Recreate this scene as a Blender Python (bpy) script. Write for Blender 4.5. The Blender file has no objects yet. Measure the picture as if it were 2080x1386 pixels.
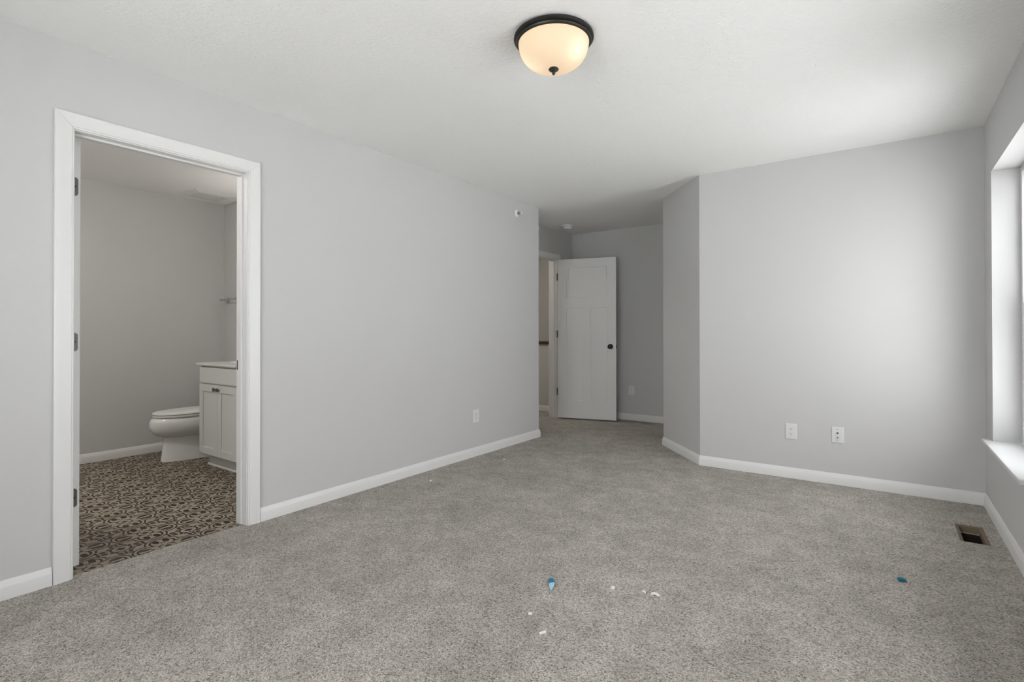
import bpy, bmesh, math, random
from mathutils import Matrix, Vector

S = bpy.context.scene
COL = S.collection

# ------------------------------------------------------------------ camera
FPX = 1063.373
cam_data = bpy.data.cameras.new('camera')
cam_data.sensor_fit = 'HORIZONTAL'
cam_data.sensor_width = 36.0
cam_data.lens = FPX * 36.0 / 2080.0
cam_data.shift_y = (667.676 - 693.0) / 2080.0
cam_data.clip_start = 0.02
cam = bpy.data.objects.new('camera', cam_data)
COL.objects.link(cam)
FW = Vector((-0.58063, 0.81414, 0.00611)).normalized()
RT = Vector((0.81415, 0.58065, -0.00124)).normalized()
UP = RT.cross(FW)
cam.matrix_world = Matrix(((RT.x, UP.x, -FW.x, 0), (RT.y, UP.y, -FW.y, 0), (RT.z, UP.z, -FW.z, 1.1201), (0, 0, 0, 1)))
S.camera = cam

# ------------------------------------------------------------------ colour management, world, light
S.view_settings.view_transform = 'Standard'
S.view_settings.look = 'None'
S.view_settings.gamma = 1.0
S.view_settings.use_curve_mapping = False
S.view_settings.exposure = 0.25
S.cycles.use_denoising = True
S.cycles.max_bounces = 14
S.cycles.diffuse_bounces = 10
S.cycles.transparent_max_bounces = 12
S.cycles.caustics_reflective = False
S.cycles.caustics_refractive = False

SKY = 6.6
world = bpy.data.worlds.new('overcast_sky')
S.world = world
world.use_nodes = True
bg = world.node_tree.nodes['Background']
bg.inputs['Color'].default_value = (0.985, 0.977, 0.99, 1)
bg.inputs['Strength'].default_value = SKY

# daylight comes in through the right-edge window and two added fill windows (portals only steer the sampling of the sky)
WINDOWS = [(3.235, 4.235), (1.55, 2.45)]  # second opening is added out of view to brighten the room
WZ0, WZ1 = 0.462, 2.085
XL, XR, YB, YF, XD, YR = -3.015, 0.522, 4.503, 6.277, -3.475, -0.60
H = 2.44
ADDED_REAR_WINDOW = (-2.15, -0.25)  # added opening behind the camera, there only as extra fill
PORTALS = [((XR + 0.24, (a + b) / 2), (0, math.radians(90), 0), b - a) for a, b in WINDOWS]
PORTALS.append((((ADDED_REAR_WINDOW[0] + ADDED_REAR_WINDOW[1]) / 2, YR - 0.24), (math.radians(90), 0, 0), ADDED_REAR_WINDOW[1] - ADDED_REAR_WINDOW[0]))
# a winter sun behind the house: it never enters these windows, it lights the ground outside
sun_data = bpy.data.lights.new('sun', 'SUN')
sun_data.energy = 14.0
sun_data.angle = math.radians(2)
sun = bpy.data.objects.new('sun', sun_data)
sun.rotation_euler = Vector((0.14, -0.58, -0.80)).to_track_quat('-Z', 'Y').to_euler()
COL.objects.link(sun)
for (pxy, prot, plen) in PORTALS:
    ld = bpy.data.lights.new('window_portal', 'AREA')
    ld.shape = 'RECTANGLE'
    ld.size, ld.size_y = (WZ1 - WZ0, plen) if prot[1] else (plen, WZ1 - WZ0)
    ld.cycles.is_portal = True
    lo = bpy.data.objects.new('window_portal', ld)
    lo.location = (pxy[0], pxy[1], (WZ0 + WZ1) / 2)
    lo.rotation_euler = prot
    COL.objects.link(lo)

# ------------------------------------------------------------------ node helper
class N:
    def __init__(self, name):
        self.mat = bpy.data.materials.new(name)
        self.mat.use_nodes = True
        self.t = self.mat.node_tree
        self.b = self.t.nodes['Principled BSDF']
        self.out = self.t.nodes['Material Output']
    def new(self, kind, **kw):
        n = self.t.nodes.new(kind)
        for k, v in kw.items():
            setattr(n, k, v)
        return n
    def link(self, a, b):
        self.t.links.new(a, b)
    def m(self, op, a, b=None, c=None):
        n = self.new('ShaderNodeMath', operation=op)
        for i, v in enumerate((a, b, c)):
            if v is None:
                continue
            if isinstance(v, (int, float)):
                n.inputs[i].default_value = v
            else:
                self.link(v, n.inputs[i])
        return n.outputs[0]
    def coord(self, which='Object'):
        return self.new('ShaderNodeTexCoord').outputs[which]
    def noise(self, scale, detail=2.0, rough=0.5, vec=None):
        n = self.new('ShaderNodeTexNoise')
        n.inputs['Scale'].default_value = scale
        n.inputs['Detail'].default_value = detail
        n.inputs['Roughness'].default_value = rough
        self.link(vec if vec is not None else self.coord(), n.inputs['Vector'])
        return n.outputs['Fac']
    def voronoi(self, scale, vec=None, out='Distance'):
        n = self.new('ShaderNodeTexVoronoi')
        n.inputs['Scale'].default_value = scale
        self.link(vec if vec is not None else self.coord(), n.inputs['Vector'])
        return n.outputs[out]
    def ramp(self, fac, stops):
        n = self.new('ShaderNodeValToRGB')
        e = n.color_ramp.elements
        while len(e) < len(stops):
            e.new(0.5)
        for i, (p, c) in enumerate(stops):
            e[i].position = p
            e[i].color = (c[0], c[1], c[2], 1) if not isinstance(c, (int, float)) else (c, c, c, 1)
        self.link(fac, n.inputs[0])
        return n.outputs[0]
    def mix(self, fac, a, b, mode='MIX'):
        n = self.new('ShaderNodeMix', data_type='RGBA', blend_type=mode)
        for s, v in ((n.inputs[0], fac), (n.inputs[6], a), (n.inputs[7], b)):
            if isinstance(v, (int, float)):
                s.default_value = v
            elif isinstance(v, tuple):
                s.default_value = (v[0], v[1], v[2], 1)
            else:
                self.link(v, s)
        return n.outputs[2]
    def bump(self, height, strength, dist):
        n = self.new('ShaderNodeBump')
        n.inputs['Strength'].default_value = strength
        n.inputs['Distance'].default_value = dist
        self.link(height, n.inputs['Height'])
        self.link(n.outputs[0], self.b.inputs['Normal'])
    def set(self, color=None, rough=None, metal=None, spec=None):
        if color is not None:
            if isinstance(color, tuple):
                self.b.inputs['Base Color'].default_value = (color[0], color[1], color[2], 1)
            else:
                self.link(color, self.b.inputs['Base Color'])
        if rough is not None:
            self.b.inputs['Roughness'].default_value = rough
        if metal is not None:
            self.b.inputs['Metallic'].default_value = metal
        if spec is not None:
            self.b.inputs['Specular IOR Level'].default_value = spec
        return self

def painted(name, color, rough=0.6, bump=0.0, scale=90.0, spec=0.3, var=0.02):
    n = N(name)
    f = n.noise(3.0, 3)
    c2 = tuple(v * (1 - var) for v in color)
    n.set(n.mix(f, color, c2), rough, 0.0, spec)
    if bump:
        n.bump(n.noise(scale, 3, 0.55), bump, 0.002)
    return n.mat

def metal(name, color, rough=0.4, metallic=1.0):
    n = N(name)
    f = n.noise(60, 2)
    n.set(n.mix(f, color, tuple(v * 0.85 for v in color)), rough, metallic)
    return n.mat

M = {}
M['wall'] = painted('gray_wall_paint', (0.575, 0.573, 0.570), 0.75, 0.10, 150, 0.2)
M['trim'] = painted('white_trim_paint', (0.74, 0.737, 0.73), 0.38, 0.0, spec=0.45)
M['door'] = painted('white_door_paint', (0.76, 0.76, 0.755), 0.42, 0.03, 220, 0.4)
M['vinyl'] = painted('white_window_vinyl', (0.80, 0.80, 0.80), 0.35, 0.0, spec=0.5)
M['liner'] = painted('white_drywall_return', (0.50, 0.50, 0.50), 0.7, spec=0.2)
M['sill'] = painted('white_painted_sill', (0.60, 0.60, 0.605), 0.45, spec=0.35)
M['plastic'] = painted('white_plastic', (0.71, 0.71, 0.70), 0.35, spec=0.5)
M['slot'] = painted('dark_slot', (0.05, 0.05, 0.05), 0.6)
M['cabinet'] = painted('white_cabinet_paint', (0.62, 0.62, 0.605), 0.42, spec=0.4)
M['bronze'] = metal('oil_rubbed_bronze', (0.045, 0.042, 0.038), 0.42, 0.7)
M['hinge'] = metal('gunmetal_hinge', (0.14, 0.14, 0.14), 0.45, 0.6)
M['black'] = metal('matte_black_metal', (0.012, 0.012, 0.012), 0.4, 0.3)
M['chrome'] = metal('brushed_nickel', (0.62, 0.61, 0.60), 0.25, 1.0)
M['grey_metal'] = metal('grey_galvanized_steel', (0.30, 0.29, 0.27), 0.5, 0.6)
M['duct_dark'] = painted('dark_duct_interior', (0.035, 0.026, 0.018), 0.8)
M['boot'] = painted('tan_subfloor_edge', (0.20, 0.155, 0.11), 0.8)
M['lip'] = painted('bare_subfloor_lip', (0.42, 0.35, 0.27), 0.8)
M['blue_tape'] = painted('blue_painters_tape', (0.03, 0.22, 0.42), 0.6, var=0.15)
M['blue_tape_back'] = painted('pale_tape_back', (0.36, 0.55, 0.66), 0.6)
M['teal_scrap'] = painted('teal_scrap', (0.012, 0.17, 0.24), 0.6, var=0.2)
M['paper'] = painted('white_paper_scrap', (0.90, 0.89, 0.86), 0.8)
M['black_outside'] = painted('siding', (0.65, 0.65, 0.64), 0.8)

# ceramic
n = N('glazed_white_ceramic')
n.set((0.78, 0.78, 0.77), 0.08, 0.0, 0.5)
M['ceramic'] = n.mat
n = N('cultured_marble')
n.set(n.mix(n.noise(6, 4), (0.76, 0.755, 0.74), (0.70, 0.695, 0.68)), 0.15, 0.0, 0.5)
M['marble'] = n.mat
# brown wood cap
n = N('brown_stained_wood')
mp = n.new('ShaderNodeMapping')
mp.inputs['Scale'].default_value = (2, 40, 40)
n.link(n.coord(), mp.inputs['Vector'])
n.set(n.mix(n.noise(3, 4, 0.6, mp.outputs[0]), (0.045, 0.020, 0.010), (0.085, 0.040, 0.020)), 0.35, 0.0, 0.5)
M['wood'] = n.mat
# knock-down / orange peel ceiling
n = N('textured_white_ceiling')
n.set(n.mix(n.noise(2.5, 3), (0.87, 0.87, 0.86), (0.855, 0.855, 0.845)), 0.85, 0.0, 0.15)
h1 = n.ramp(n.noise(58, 3, 0.55), [(0.42, 0.0), (0.62, 1.0)])
n.bump(h1, 0.34, 0.004)
M['ceiling'] = n.mat
M['ceiling_smooth'] = painted('bath_ceiling_paint', (0.88, 0.88, 0.87), 0.85, 0.08, 60, 0.15)

# carpet
n = N('heathered_greige_carpet')
v = n.coord()
warp = n.new('ShaderNodeTexNoise')
warp.inputs['Scale'].default_value = 60
n.link(v, warp.inputs['Vector'])
vm = n.new('ShaderNodeVectorMath', operation='SCALE')
n.link(warp.outputs['Color'], vm.inputs[0]); vm.inputs['Scale'].default_value = 0.012
va = n.new('ShaderNodeVectorMath', operation='ADD')
n.link(v, va.inputs[0]); n.link(vm.outputs[0], va.inputs[1])
vw = va.outputs[0]
tuft = n.voronoi(215, vw)
tcol = n.new('ShaderNodeTexVoronoi'); tcol.inputs['Scale'].default_value = 215
n.link(vw, tcol.inputs['Vector'])
sep = n.new('ShaderNodeSeparateColor'); n.link(tcol.outputs['Color'], sep.inputs[0])
fine = n.noise(250, 3, 0.6, vw)
yarn = n.m('ADD', n.m('MULTIPLY', sep.outputs[0], 0.5), n.m('MULTIPLY', fine, 0.5))
c_yarn = n.ramp(yarn, [(0.20, (0.112, 0.099, 0.082)), (0.40, (0.388, 0.360, 0.318)), (0.60, (0.495, 0.464, 0.416)), (0.80, (0.700, 0.665, 0.612))])
patch = n.ramp(n.noise(1.7, 4, 0.6), [(0.35, (0.88, 0.88, 0.87)), (0.65, (1.08, 1.08, 1.08))])
patch2 = n.ramp(n.noise(6.5, 4, 0.65), [(0.36, (0.86, 0.855, 0.845)), (0.64, (1.10, 1.10, 1.10))])
c = n.mix(1.0, c_yarn, patch, 'MULTIPLY')
c = n.mix(1.0, c, patch2, 'MULTIPLY')
n.set(c, 0.95, 0.0, 0.05)
n.b.inputs['Sheen Weight'].default_value = 0.15
hh = n.m('ADD', n.m('MULTIPLY', tuft, -0.9), n.m('MULTIPLY', fine, 0.8))
n.bump(hh, 0.85, 0.006)
M['carpet'] = n.mat

# patterned encaustic-look tile: quatrefoil medallions and ringed stars
n = N('patterned_encaustic_tile')
sx = n.new('ShaderNodeSeparateXYZ'); n.link(n.coord(), sx.inputs[0])
PX, PY, EX, EY = 0.2975, 0.3235, -3.238, 1.039
def fold(s, p, e):
    u = n.m('DIVIDE', n.m('SUBTRACT', s, e), p)
    u = n.m('SUBTRACT', n.m('FRACT', u), 0.5)
    return n.m('ABSOLUTE', u)
ax_, ay_ = fold(sx.outputs[0], PX, EX), fold(sx.outputs[1], PY, EY)
A = n.m('MAXIMUM', ax_, ay_)
B = n.m('MINIMUM', ax_, ay_)
def dist(a0, b0, sa=1.0, sb=1.0):
    p = n.m('DIVIDE', n.m('SUBTRACT', A, a0), sa)
    q = n.m('DIVIDE', n.m('SUBTRACT', B, b0), sb)
    return n.m('SQRT', n.m('ADD', n.m('MULTIPLY', p, p), n.m('MULTIPLY', q, q)))
def ring(d, r, w):
    return n.m('LESS_THAN', n.m('ABSOLUTE', n.m('SUBTRACT', d, r)), w)
def both(*ms):
    r = ms[0]
    for q in ms[1:]:
        r = n.m('MINIMUM', r, q)
    return r
def blob(a0, b0, sa, sb):
    return n.m('LESS_THAN', dist(a0, b0, sa, sb), 1.0)
dl = dist(0.245, 0.0)
outer = n.m('GREATER_THAN', A, 0.165)
marks = [both(ring(dl, 0.172, 0.0165), outer), both(ring(dl, 0.238, 0.0135), outer)]
marks.append(blob(0.305, 0.074, 0.088, 0.046))          # paired leaves in each lobe
marks.append(blob(0.215, 0.020, 0.030, 0.014))
de = dist(0.5, 0.5)
marks.append(ring(de, 0.135, 0.0165))                   # ringed star between the medallions
star = n.m('ADD', n.m('ABSOLUTE', n.m('SUBTRACT', A, 0.5)), n.m('ABSOLUTE', n.m('SUBTRACT', B, 0.5)))
marks.append(n.m('LESS_THAN', star, 0.078))
marks.append(blob(0.5, 0.272, 0.022, 0.062))            # three-leaf sprigs
marks.append(blob(0.432, 0.270, 0.036, 0.046))
marks.append(blob(0.455, 0.190, 0.055, 0.020))
marks.append(blob(0.400, 0.350, 0.034, 0.024))
dc = dist(0.0, 0.0)
marks.append(both(ring(dc, 0.115, 0.015), n.m('GREATER_THAN', B, 0.022)))   # scrolled heart of the medallion
marks.append(n.m('LESS_THAN', n.m('ADD', A, B), 0.060))
marks.append(both(n.m('LESS_THAN', n.m('ABSOLUTE', n.m('SUBTRACT', A, B)), 0.013), n.m('LESS_THAN', A, 0.165), n.m('GREATER_THAN', A, 0.085)))
mk = marks[0]
for k in marks[1:]:
    mk = n.m('MAXIMUM', mk, k)
wear = n.noise(40, 4, 0.6)
base = n.mix(n.noise(5, 3), (0.335, 0.288, 0.228), (0.295, 0.25, 0.195))
dark = n.mix(wear, (0.026, 0.018, 0.012), (0.042, 0.031, 0.022))
n.set(n.mix(mk, base, dark), 0.55, 0.0, 0.3)
M['tile'] = n.mat

# glass panes: thin architectural glass
def pane_material():
    k = N('window_glass')
    tr = k.new('ShaderNodeBsdfTransparent')
    tr.inputs[0].default_value = (0.97, 0.98, 0.98, 1)
    gl = k.new('ShaderNodeBsdfGlossy')
    gl.inputs['Roughness'].default_value = 0.02
    mx = k.new('ShaderNodeMixShader')
    fr = k.new('ShaderNodeLayerWeight'); fr.inputs['Blend'].default_value = 0.5
    k.link(k.m('ADD', k.m('MULTIPLY', k.m('POWER', fr.outputs['Facing'], 2.0), 0.78), 0.05), mx.inputs[0])
    k.link(tr.outputs[0], mx.inputs[1]); k.link(gl.outputs[0], mx.inputs[2])
    k.link(mx.outputs[0], k.out.inputs['Surface'])
    return k.mat
M['glass'] = pane_material()

# glowing alabaster-style glass of the ceiling lamp, brighter in front of its two bulbs
def lamp_glass(name, color, strength, spots=()):
    k = N(name)
    k.set((0.40, 0.33, 0.25), 0.5, 0.0, 0.2)
    co = k.coord()
    val = None
    for (p, r, g) in spots:
        d = k.new('ShaderNodeVectorMath', operation='DISTANCE')
        k.link(co, d.inputs[0]); d.inputs[1].default_value = p
        e = k.m('MULTIPLY', k.m('POWER', 2.718, k.m('MULTIPLY', k.m('POWER', k.m('DIVIDE', d.outputs['Value'], r), 2.0), -1.0)), g)
        val = e if val is None else k.m('ADD', val, e)
    k.b.inputs['Emission Color'].default_value = (color[0], color[1], color[2], 1)
    if val is None:
        k.b.inputs['Emission Strength'].default_value = strength
    else:
        val = k.m('MINIMUM', val, 1.0)
        k.link(k.mix(val, color, (1.0, 0.88, 0.66)), k.b.inputs['Emission Color'])
        k.link(k.m('MULTIPLY', k.m('ADD', val, 1.0), strength), k.b.inputs['Emission Strength'])
    return k.mat

# ------------------------------------------------------------------ mesh helpers
def bm_new():
    return bmesh.new()

def box(bm, x0, x1, y0, y1, z0, z1, mi=0):
    vs = [bm.verts.new(p) for p in ((x0, y0, z0), (x1, y0, z0), (x1, y1, z0), (x0, y1, z0),
                                    (x0, y0, z1), (x1, y0, z1), (x1, y1, z1), (x0, y1, z1))]
    fs = []
    for ids in ((0, 3, 2, 1), (4, 5, 6, 7), (0, 1, 5, 4), (1, 2, 6, 5), (2, 3, 7, 6), (3, 0, 4, 7)):
        f = bm.faces.new([vs[i] for i in ids]); f.material_index = mi; fs.append(f)
    return fs

def prism(bm, pts, z0, z1, mi=0):
    lo = [bm.verts.new((p[0], p[1], z0)) for p in pts]
    hi = [bm.verts.new((p[0], p[1], z1)) for p in pts]
    k = len(pts)
    fs = [bm.faces.new(hi), bm.faces.new(list(reversed(lo)))]
    for i in range(k):
        fs.append(bm.faces.new((lo[i], lo[(i + 1) % k], hi[(i + 1) % k], hi[i])))
    for f in fs:
        f.material_index = mi
    return fs

def loft(bm, rings, cap0=True, cap1=True, mi=0, close=True):
    vr = [[bm.verts.new(p) for p in r] for r in rings]
    k = len(vr[0])
    for a, b in zip(vr, vr[1:]):
        for i in range(k if close else k - 1):
            j = (i + 1) % k
            f = bm.faces.new((a[i], a[j], b[j], b[i])); f.material_index = mi
    if cap0:
        bm.faces.new(list(reversed(vr[0]))).material_index = mi
    if cap1:
        bm.faces.new(vr[-1]).material_index = mi
    return vr

def lathe(bm, prof, seg=48, axis='Z', c=(0, 0, 0), mi=0, cap0=True, cap1=True):
    rings = []
    for r, h in prof:
        ring_ = []
        for i in range(seg):
            t = 2 * math.pi * i / seg
            a, b = r * math.cos(t), r * math.sin(t)
            if axis == 'Z':
                p = (a, b, h)
            elif axis == 'X':
                p = (h, a, b)
            else:
                p = (b, h, a)
            ring_.append((p[0] + c[0], p[1] + c[1], p[2] + c[2]))
        rings.append(ring_)
    loft(bm, rings, cap0, cap1, mi)

def finish(bm):
    bmesh.ops.recalc_face_normals(bm, faces=bm.faces)

def obj(name, bm, mats, parent=None, smooth=False, bevel=0.0, seg=2, subsurf=0, angle=35):
    finish(bm)
    me = bpy.data.meshes.new(name)
    bm.to_mesh(me); bm.free()
    if not isinstance(mats, (list, tuple)):
        mats = [mats]
    for m_ in mats:
        me.materials.append(M[m_] if isinstance(m_, str) else m_)
    o = bpy.data.objects.new(name, me)
    COL.objects.link(o)
    if smooth:
        for p in me.polygons:
            p.use_smooth = True
        try:
            me.set_sharp_from_angle(angle=math.radians(angle))
        except Exception:
            pass
    if bevel:
        b = o.modifiers.new('bevel', 'BEVEL')
        b.width = bevel; b.segments = seg; b.limit_method = 'ANGLE'; b.angle_limit = math.radians(40)
        b.harden_normals = False
    if subsurf:
        s_ = o.modifiers.new('subsurf', 'SUBSURF'); s_.levels = subsurf; s_.render_levels = subsurf
    if parent is not None:
        o.parent = parent
    return o

def tag(o, label=None, cat=None, group=None, kind=None):
    if label: o['label'] = label
    if cat: o['category'] = cat
    if group: o['group'] = group
    if kind: o['kind'] = kind
    return o

def empty(name, loc=(0, 0, 0), rz=0.0):
    o = bpy.data.objects.new(name, None)
    o.empty_display_size = 0.1
    o.location = loc
    o.rotation_euler = (0, 0, rz)
    COL.objects.link(o)
    return o

def struct(name, bm, mats, label, cat, **kw):
    return tag(obj(name, bm, mats, **kw), label, cat, kind='structure')

# ------------------------------------------------------------------ shell: floors
REG = (0.322, 0.446, 3.676, 3.992)      # the open register hole
random.seed(4)
bm = bm_new()
def quad(bm, x0, x1, y0, y1, z):
    bm.faces.new([bm.verts.new(p) for p in ((x0, y0, z), (x1, y0, z), (x1, y1, z), (x0, y1, z))])
box(bm, XL, REG[0], YR, 6.45, -0.05, 0.0)
box(bm, REG[1], XR, YR, 6.45, -0.05, 0.0)
box(bm, REG[0], REG[1], YR, REG[2], -0.05, 0.0)
box(bm, REG[0], REG[1], REG[3], 6.45, -0.05, 0.0)
box(bm, -5.75, XL, 4.60, 7.6, -0.05, 0.0)
# carpet edge tucked against the tile in the doorway, slightly uneven
edge = [(XL, 0.70), (XL, 1.66)]
k = 60
for i in range(k + 1):
    y = 1.60 - (1.60 - 0.765) * i / k
    edge.append((-3.052 + random.uniform(-0.004, 0.004) + 0.006 * math.sin(y * 9), y))
prism(bm, list(reversed(edge)), -0.05, 0.0)
struct('floor', bm, 'carpet', 'greige heathered carpet covering the bedroom floor', 'carpet')

bm = bm_new()
box(bm, -5.75, -3.03, -0.5, 2.80, -0.06, -0.006)
struct('floor_bathroom', bm, 'tile', 'black and tan patterned tile floor of the bathroom', 'tile floor')

# ------------------------------------------------------------------ shell: ceilings
bm = bm_new()
prism(bm, [(XL - 0.05, YR - 0.1), (XR + 0.15, YR - 0.1), (XR + 0.15, YB + 0.05), (-1.22, YB + 0.05), (-1.72, 5.10), (-1.72, YF + 0.1), (XD - 0.05, YF + 0.1),
           (XD - 0.05, 4.66), (XL - 0.05, 4.66)], H, H + 0.1)
struct('ceiling', bm, 'ceiling', 'white orange-peel textured bedroom ceiling', 'ceiling')
bm = bm_new()
box(bm, -5.75, -3.07, -0.5, 2.80, H, H + 0.1)
struct('ceiling_bathroom', bm, 'ceiling_smooth', 'plain ceiling seen through the bathroom doorway', 'ceiling')
bm = bm_new()
box(bm, -5.75, -3.53, 4.60, 7.6, H, H + 0.1)
struct('ceiling_hall', bm, 'ceiling_smooth', 'ceiling of the dim hall past the far door', 'ceiling')

# ------------------------------------------------------------------ shell: walls
D1 = (0.785, 1.578, 2.045)      # bathroom doorway: y0, y1, head
D2 = (5.105, 5.878, 2.050)      # bedroom doorway in the alcove
XW = XL - 0.115                 # bathroom face of the left wall
bm = bm_new()
box(bm, XW, XL, YR - 0.1, D1[0] - 0.018, -0.05, H)
box(bm, XW, XL, D1[1] + 0.018, 4.718, -0.05, H)
box(bm, XW, XL, D1[0] - 0.018, D1[1] + 0.018, D1[2] + 0.018, H)
box(bm, XD - 0.115, XW, 4.603, 4.718, -0.05, H)
struct('wall_left', bm, 'wall', 'long light gray wall with the bathroom doorway', 'wall')

bm = bm_new()
XE = XD - 0.115
box(bm, XE, XD, 4.718, D2[0] - 0.018, -0.05, H)
box(bm, XE, XD, D2[1] + 0.018, YF + 0.12, -0.05, H)
box(bm, XE, XD, D2[0] - 0.018, D2[1] + 0.018, D2[2] + 0.018, H)
struct('wall_entry', bm, 'wall', 'short gray wall around the far doorway in the alcove', 'wall')

bm = bm_new()
box(bm, XD, -1.67, YF, YF + 0.12, -0.05, H)
struct('wall_alcove', bm, 'wall', 'shadowed gray wall behind the open white door', 'wall')

CA, CB = (-1.272, YB), (-1.790, 5.090)
bm = bm_new()
prism(bm, [CA, (-1.20, YB + 0.12), (-1.67, 5.14), (-1.67, YF), (-1.79, YF), CB], -0.05, H)
struct('wall_angled', bm, 'wall', 'narrow angled gray wall at the mouth of the alcove', 'wall')

bm = bm_new()
prism(bm, [CA, (XR + 0.2, YB), (XR + 0.2, YB + 0.12), (-1.20, YB + 0.12)], -0.05, H)
struct('wall_back', bm, 'wall', 'bright gray back wall carrying the two white plates', 'wall')

XO = XR + 0.20
bm = bm_new()
ys = [YR - 0.1]
for a, b in sorted(WINDOWS):
    box(bm, XR, XO, ys[-1], a, -0.05, H)
    box(bm, XR, XO, a, b, -0.05, WZ0 - 0.022)
    box(bm, XR, XO, a, b, WZ1, H)
    ys.append(b)
box(bm, XR, XO, ys[-1], YB, -0.05, H)
struct('wall_right', bm, 'wall', 'gray wall with the window at the right edge', 'wall')

bm = bm_new()
ra, rb = ADDED_REAR_WINDOW
box(bm, XL, ra, YR - 0.2, YR, -0.05, H); box(bm, rb, XO, YR - 0.2, YR, -0.05, H)
box(bm, ra, rb, YR - 0.2, YR, -0.05, WZ0 - 0.022); box(bm, ra, rb, YR - 0.2, YR, WZ1, H)
struct('wall_rear', bm, 'wall', 'gray wall closing the room behind the viewer', 'wall')

# bathroom walls
XBF, YBR = -5.60, 2.690
bm = bm_new()
box(bm, XBF - 0.12, XBF, -0.5, YBR + 0.12, -0.06, H)
struct('wall_bath_far', bm, 'wall', 'gray bathroom wall to the left of the toilet', 'wall')
bm = bm_new()
box(bm, XBF, XW, YBR, YBR + 0.12, -0.06, H)
struct('wall_bath_right', bm, 'wall', 'gray bathroom wall behind toilet and vanity', 'wall')
bm = bm_new()
box(bm, XBF, XW, -0.42, -0.30, -0.06, H)
struct('wall_bath_near', bm, 'wall', 'gray bathroom wall hidden left of the doorway', 'wall')

# hall beyond the bedroom door
bm = bm_new()
HW = [(-5.62, 6.285), (-3.865, 6.285), (XE, 6.010), (XE, 6.180), (-3.815, 6.405), (-5.62, 6.405)]
prism(bm, HW, -0.05, 0.945)
struct('wall_hall_half', bm, 'wall', 'half-height gray stair guard wall seen through the far doorway', 'half wall')
bm = bm_new()
CAPP = [(-5.62, 6.265), (-3.873, 6.265), (XE, 5.983), (XE, 6.205), (-3.807, 6.425), (-5.62, 6.425)]
prism(bm, CAPP, 0.945, 0.985)
struct('trim_1', bm, 'wood', 'dark brown wooden cap on the hall half wall', 'wood cap', bevel=0.006)
bm = bm_new()
box(bm, -5.75, XE, 7.40, 7.52, -0.05, H)
struct('wall_hall_far', bm, 'wall', 'dim hall wall above the brown wooden cap', 'wall')
bm = bm_new()
box(bm, -5.74, -5.62, 4.60, 7.40, -0.05, H)
struct('wall_hall_left', bm, 'wall', 'hall wall out of sight left of the far doorway', 'wall')
bm = bm_new()
box(bm, -5.62, XE, 4.50, 4.60, -0.05, H)
struct('wall_hall_near', bm, 'wall', 'hall wall out of sight before the far doorway', 'wall')
bm = bm_new()
box(bm, XE, XD, YF + 0.12, 7.52, -0.05, H)
struct('wall_hall_right', bm, 'wall', 'hall wall past the right jamb of the far doorway', 'wall')

# ------------------------------------------------------------------ outside ground
n = N('pale_ground')
n.set(n.mix(n.noise(0.6, 5, 0.6), (0.86, 0.86, 0.85), (0.74, 0.74, 0.73)), 0.9, 0, 0.1)
M['ground'] = n.mat
bm = bm_new()
box(bm, XO + 0.05, 70, -60, 80, -3.3, -3.0)
struct('ground', bm, 'ground', 'pale overexposed ground outside the window', 'ground')

# ------------------------------------------------------------------ baseboards
BT, BH = 0.014, 0.080
PROF = [(0.0, 0.0), (BT, 0.0), (BT, 0.052), (BT * 0.86, 0.058), (BT * 0.62, 0.066), (BT * 0.42, 0.075), (BT * 0.2, BH), (0.0, BH)]

def molding(name, a, b, na, nb, label, mat='trim', z=0.0, prof=PROF):
    """board along a->b; na/nb are the mitre vectors (offset per unit of thickness) at each end"""
    bm = bm_new()
    ra = [(a[0] + na[0] * t, a[1] + na[1] * t, z + h) for t, h in prof]
    rb = [(b[0] + nb[0] * t, b[1] + nb[1] * t, z + h) for t, h in prof]
    loft(bm, [ra, rb])
    return struct(name, bm, mat, label, 'baseboard', smooth=True, angle=25)

def run(names_labels, pts, side=1, z=0.0, first=None, last=None):
    """a mitred run of boards along a polyline; room on the left of the walking direction when side=1"""
    k = len(pts)
    dirs = []
    for i in range(k - 1):
        d = Vector((pts[i + 1][0] - pts[i][0], pts[i + 1][1] - pts[i][1])).normalized()
        dirs.append(d)
    nor = [Vector((-d.y, d.x)) * side for d in dirs]
    mit = []
    for i in range(k):
        if i == 0:
            mit.append(nor[0])
        elif i == k - 1:
            mit.append(nor[-1])
        else:
            s_ = nor[i - 1] + nor[i]
            mit.append(s_ * (2.0 / s_.length_squared) if s_.length_squared > 1e-6 else nor[i])
    for i in range(k - 1):
        if names_labels[i] is None:
            continue
        molding(names_labels[i][0], pts[i], pts[i + 1], mit[i], mit[i + 1], names_labels[i][1], z=z)

CY0, CY1 = 0.708, 1.655     # outer edges of the bathroom casing
E2 = 5.954                  # outer edge of the alcove door casing
run([('baseboard_left', 'white baseboard at the lower left corner, left of the bathroom doorway')],
    [(XL, YR), (XL, CY0)], side=-1)
run([('baseboard_left_long', 'white baseboard along the long wall right of the bathroom doorway'),
     ('baseboard_left_end', 'white baseboard on the end of the long wall')],
    [(XL, CY1), (XL, 4.718), (XD, 4.718)], side=-1)
run([('baseboard_entry', 'short white baseboard hidden behind the open door'),
     ('baseboard_alcove', 'white baseboard under the shadowed alcove wall'),
     ('baseboard_alcove_side', 'white baseboard hidden round the angled corner'),
     ('baseboard_angled', 'white baseboard under the narrow angled wall'),
     ('baseboard_back', 'white baseboard along the bright back wall'),
     ('baseboard_right', 'white baseboard under the window'),
     ('baseboard_rear', 'white baseboard behind the viewer')],
    [(XD, E2), (XD, YF), (-1.79, YF), CB, CA, (XR, YB), (XR, YR), (XL, YR)], side=-1)
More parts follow.
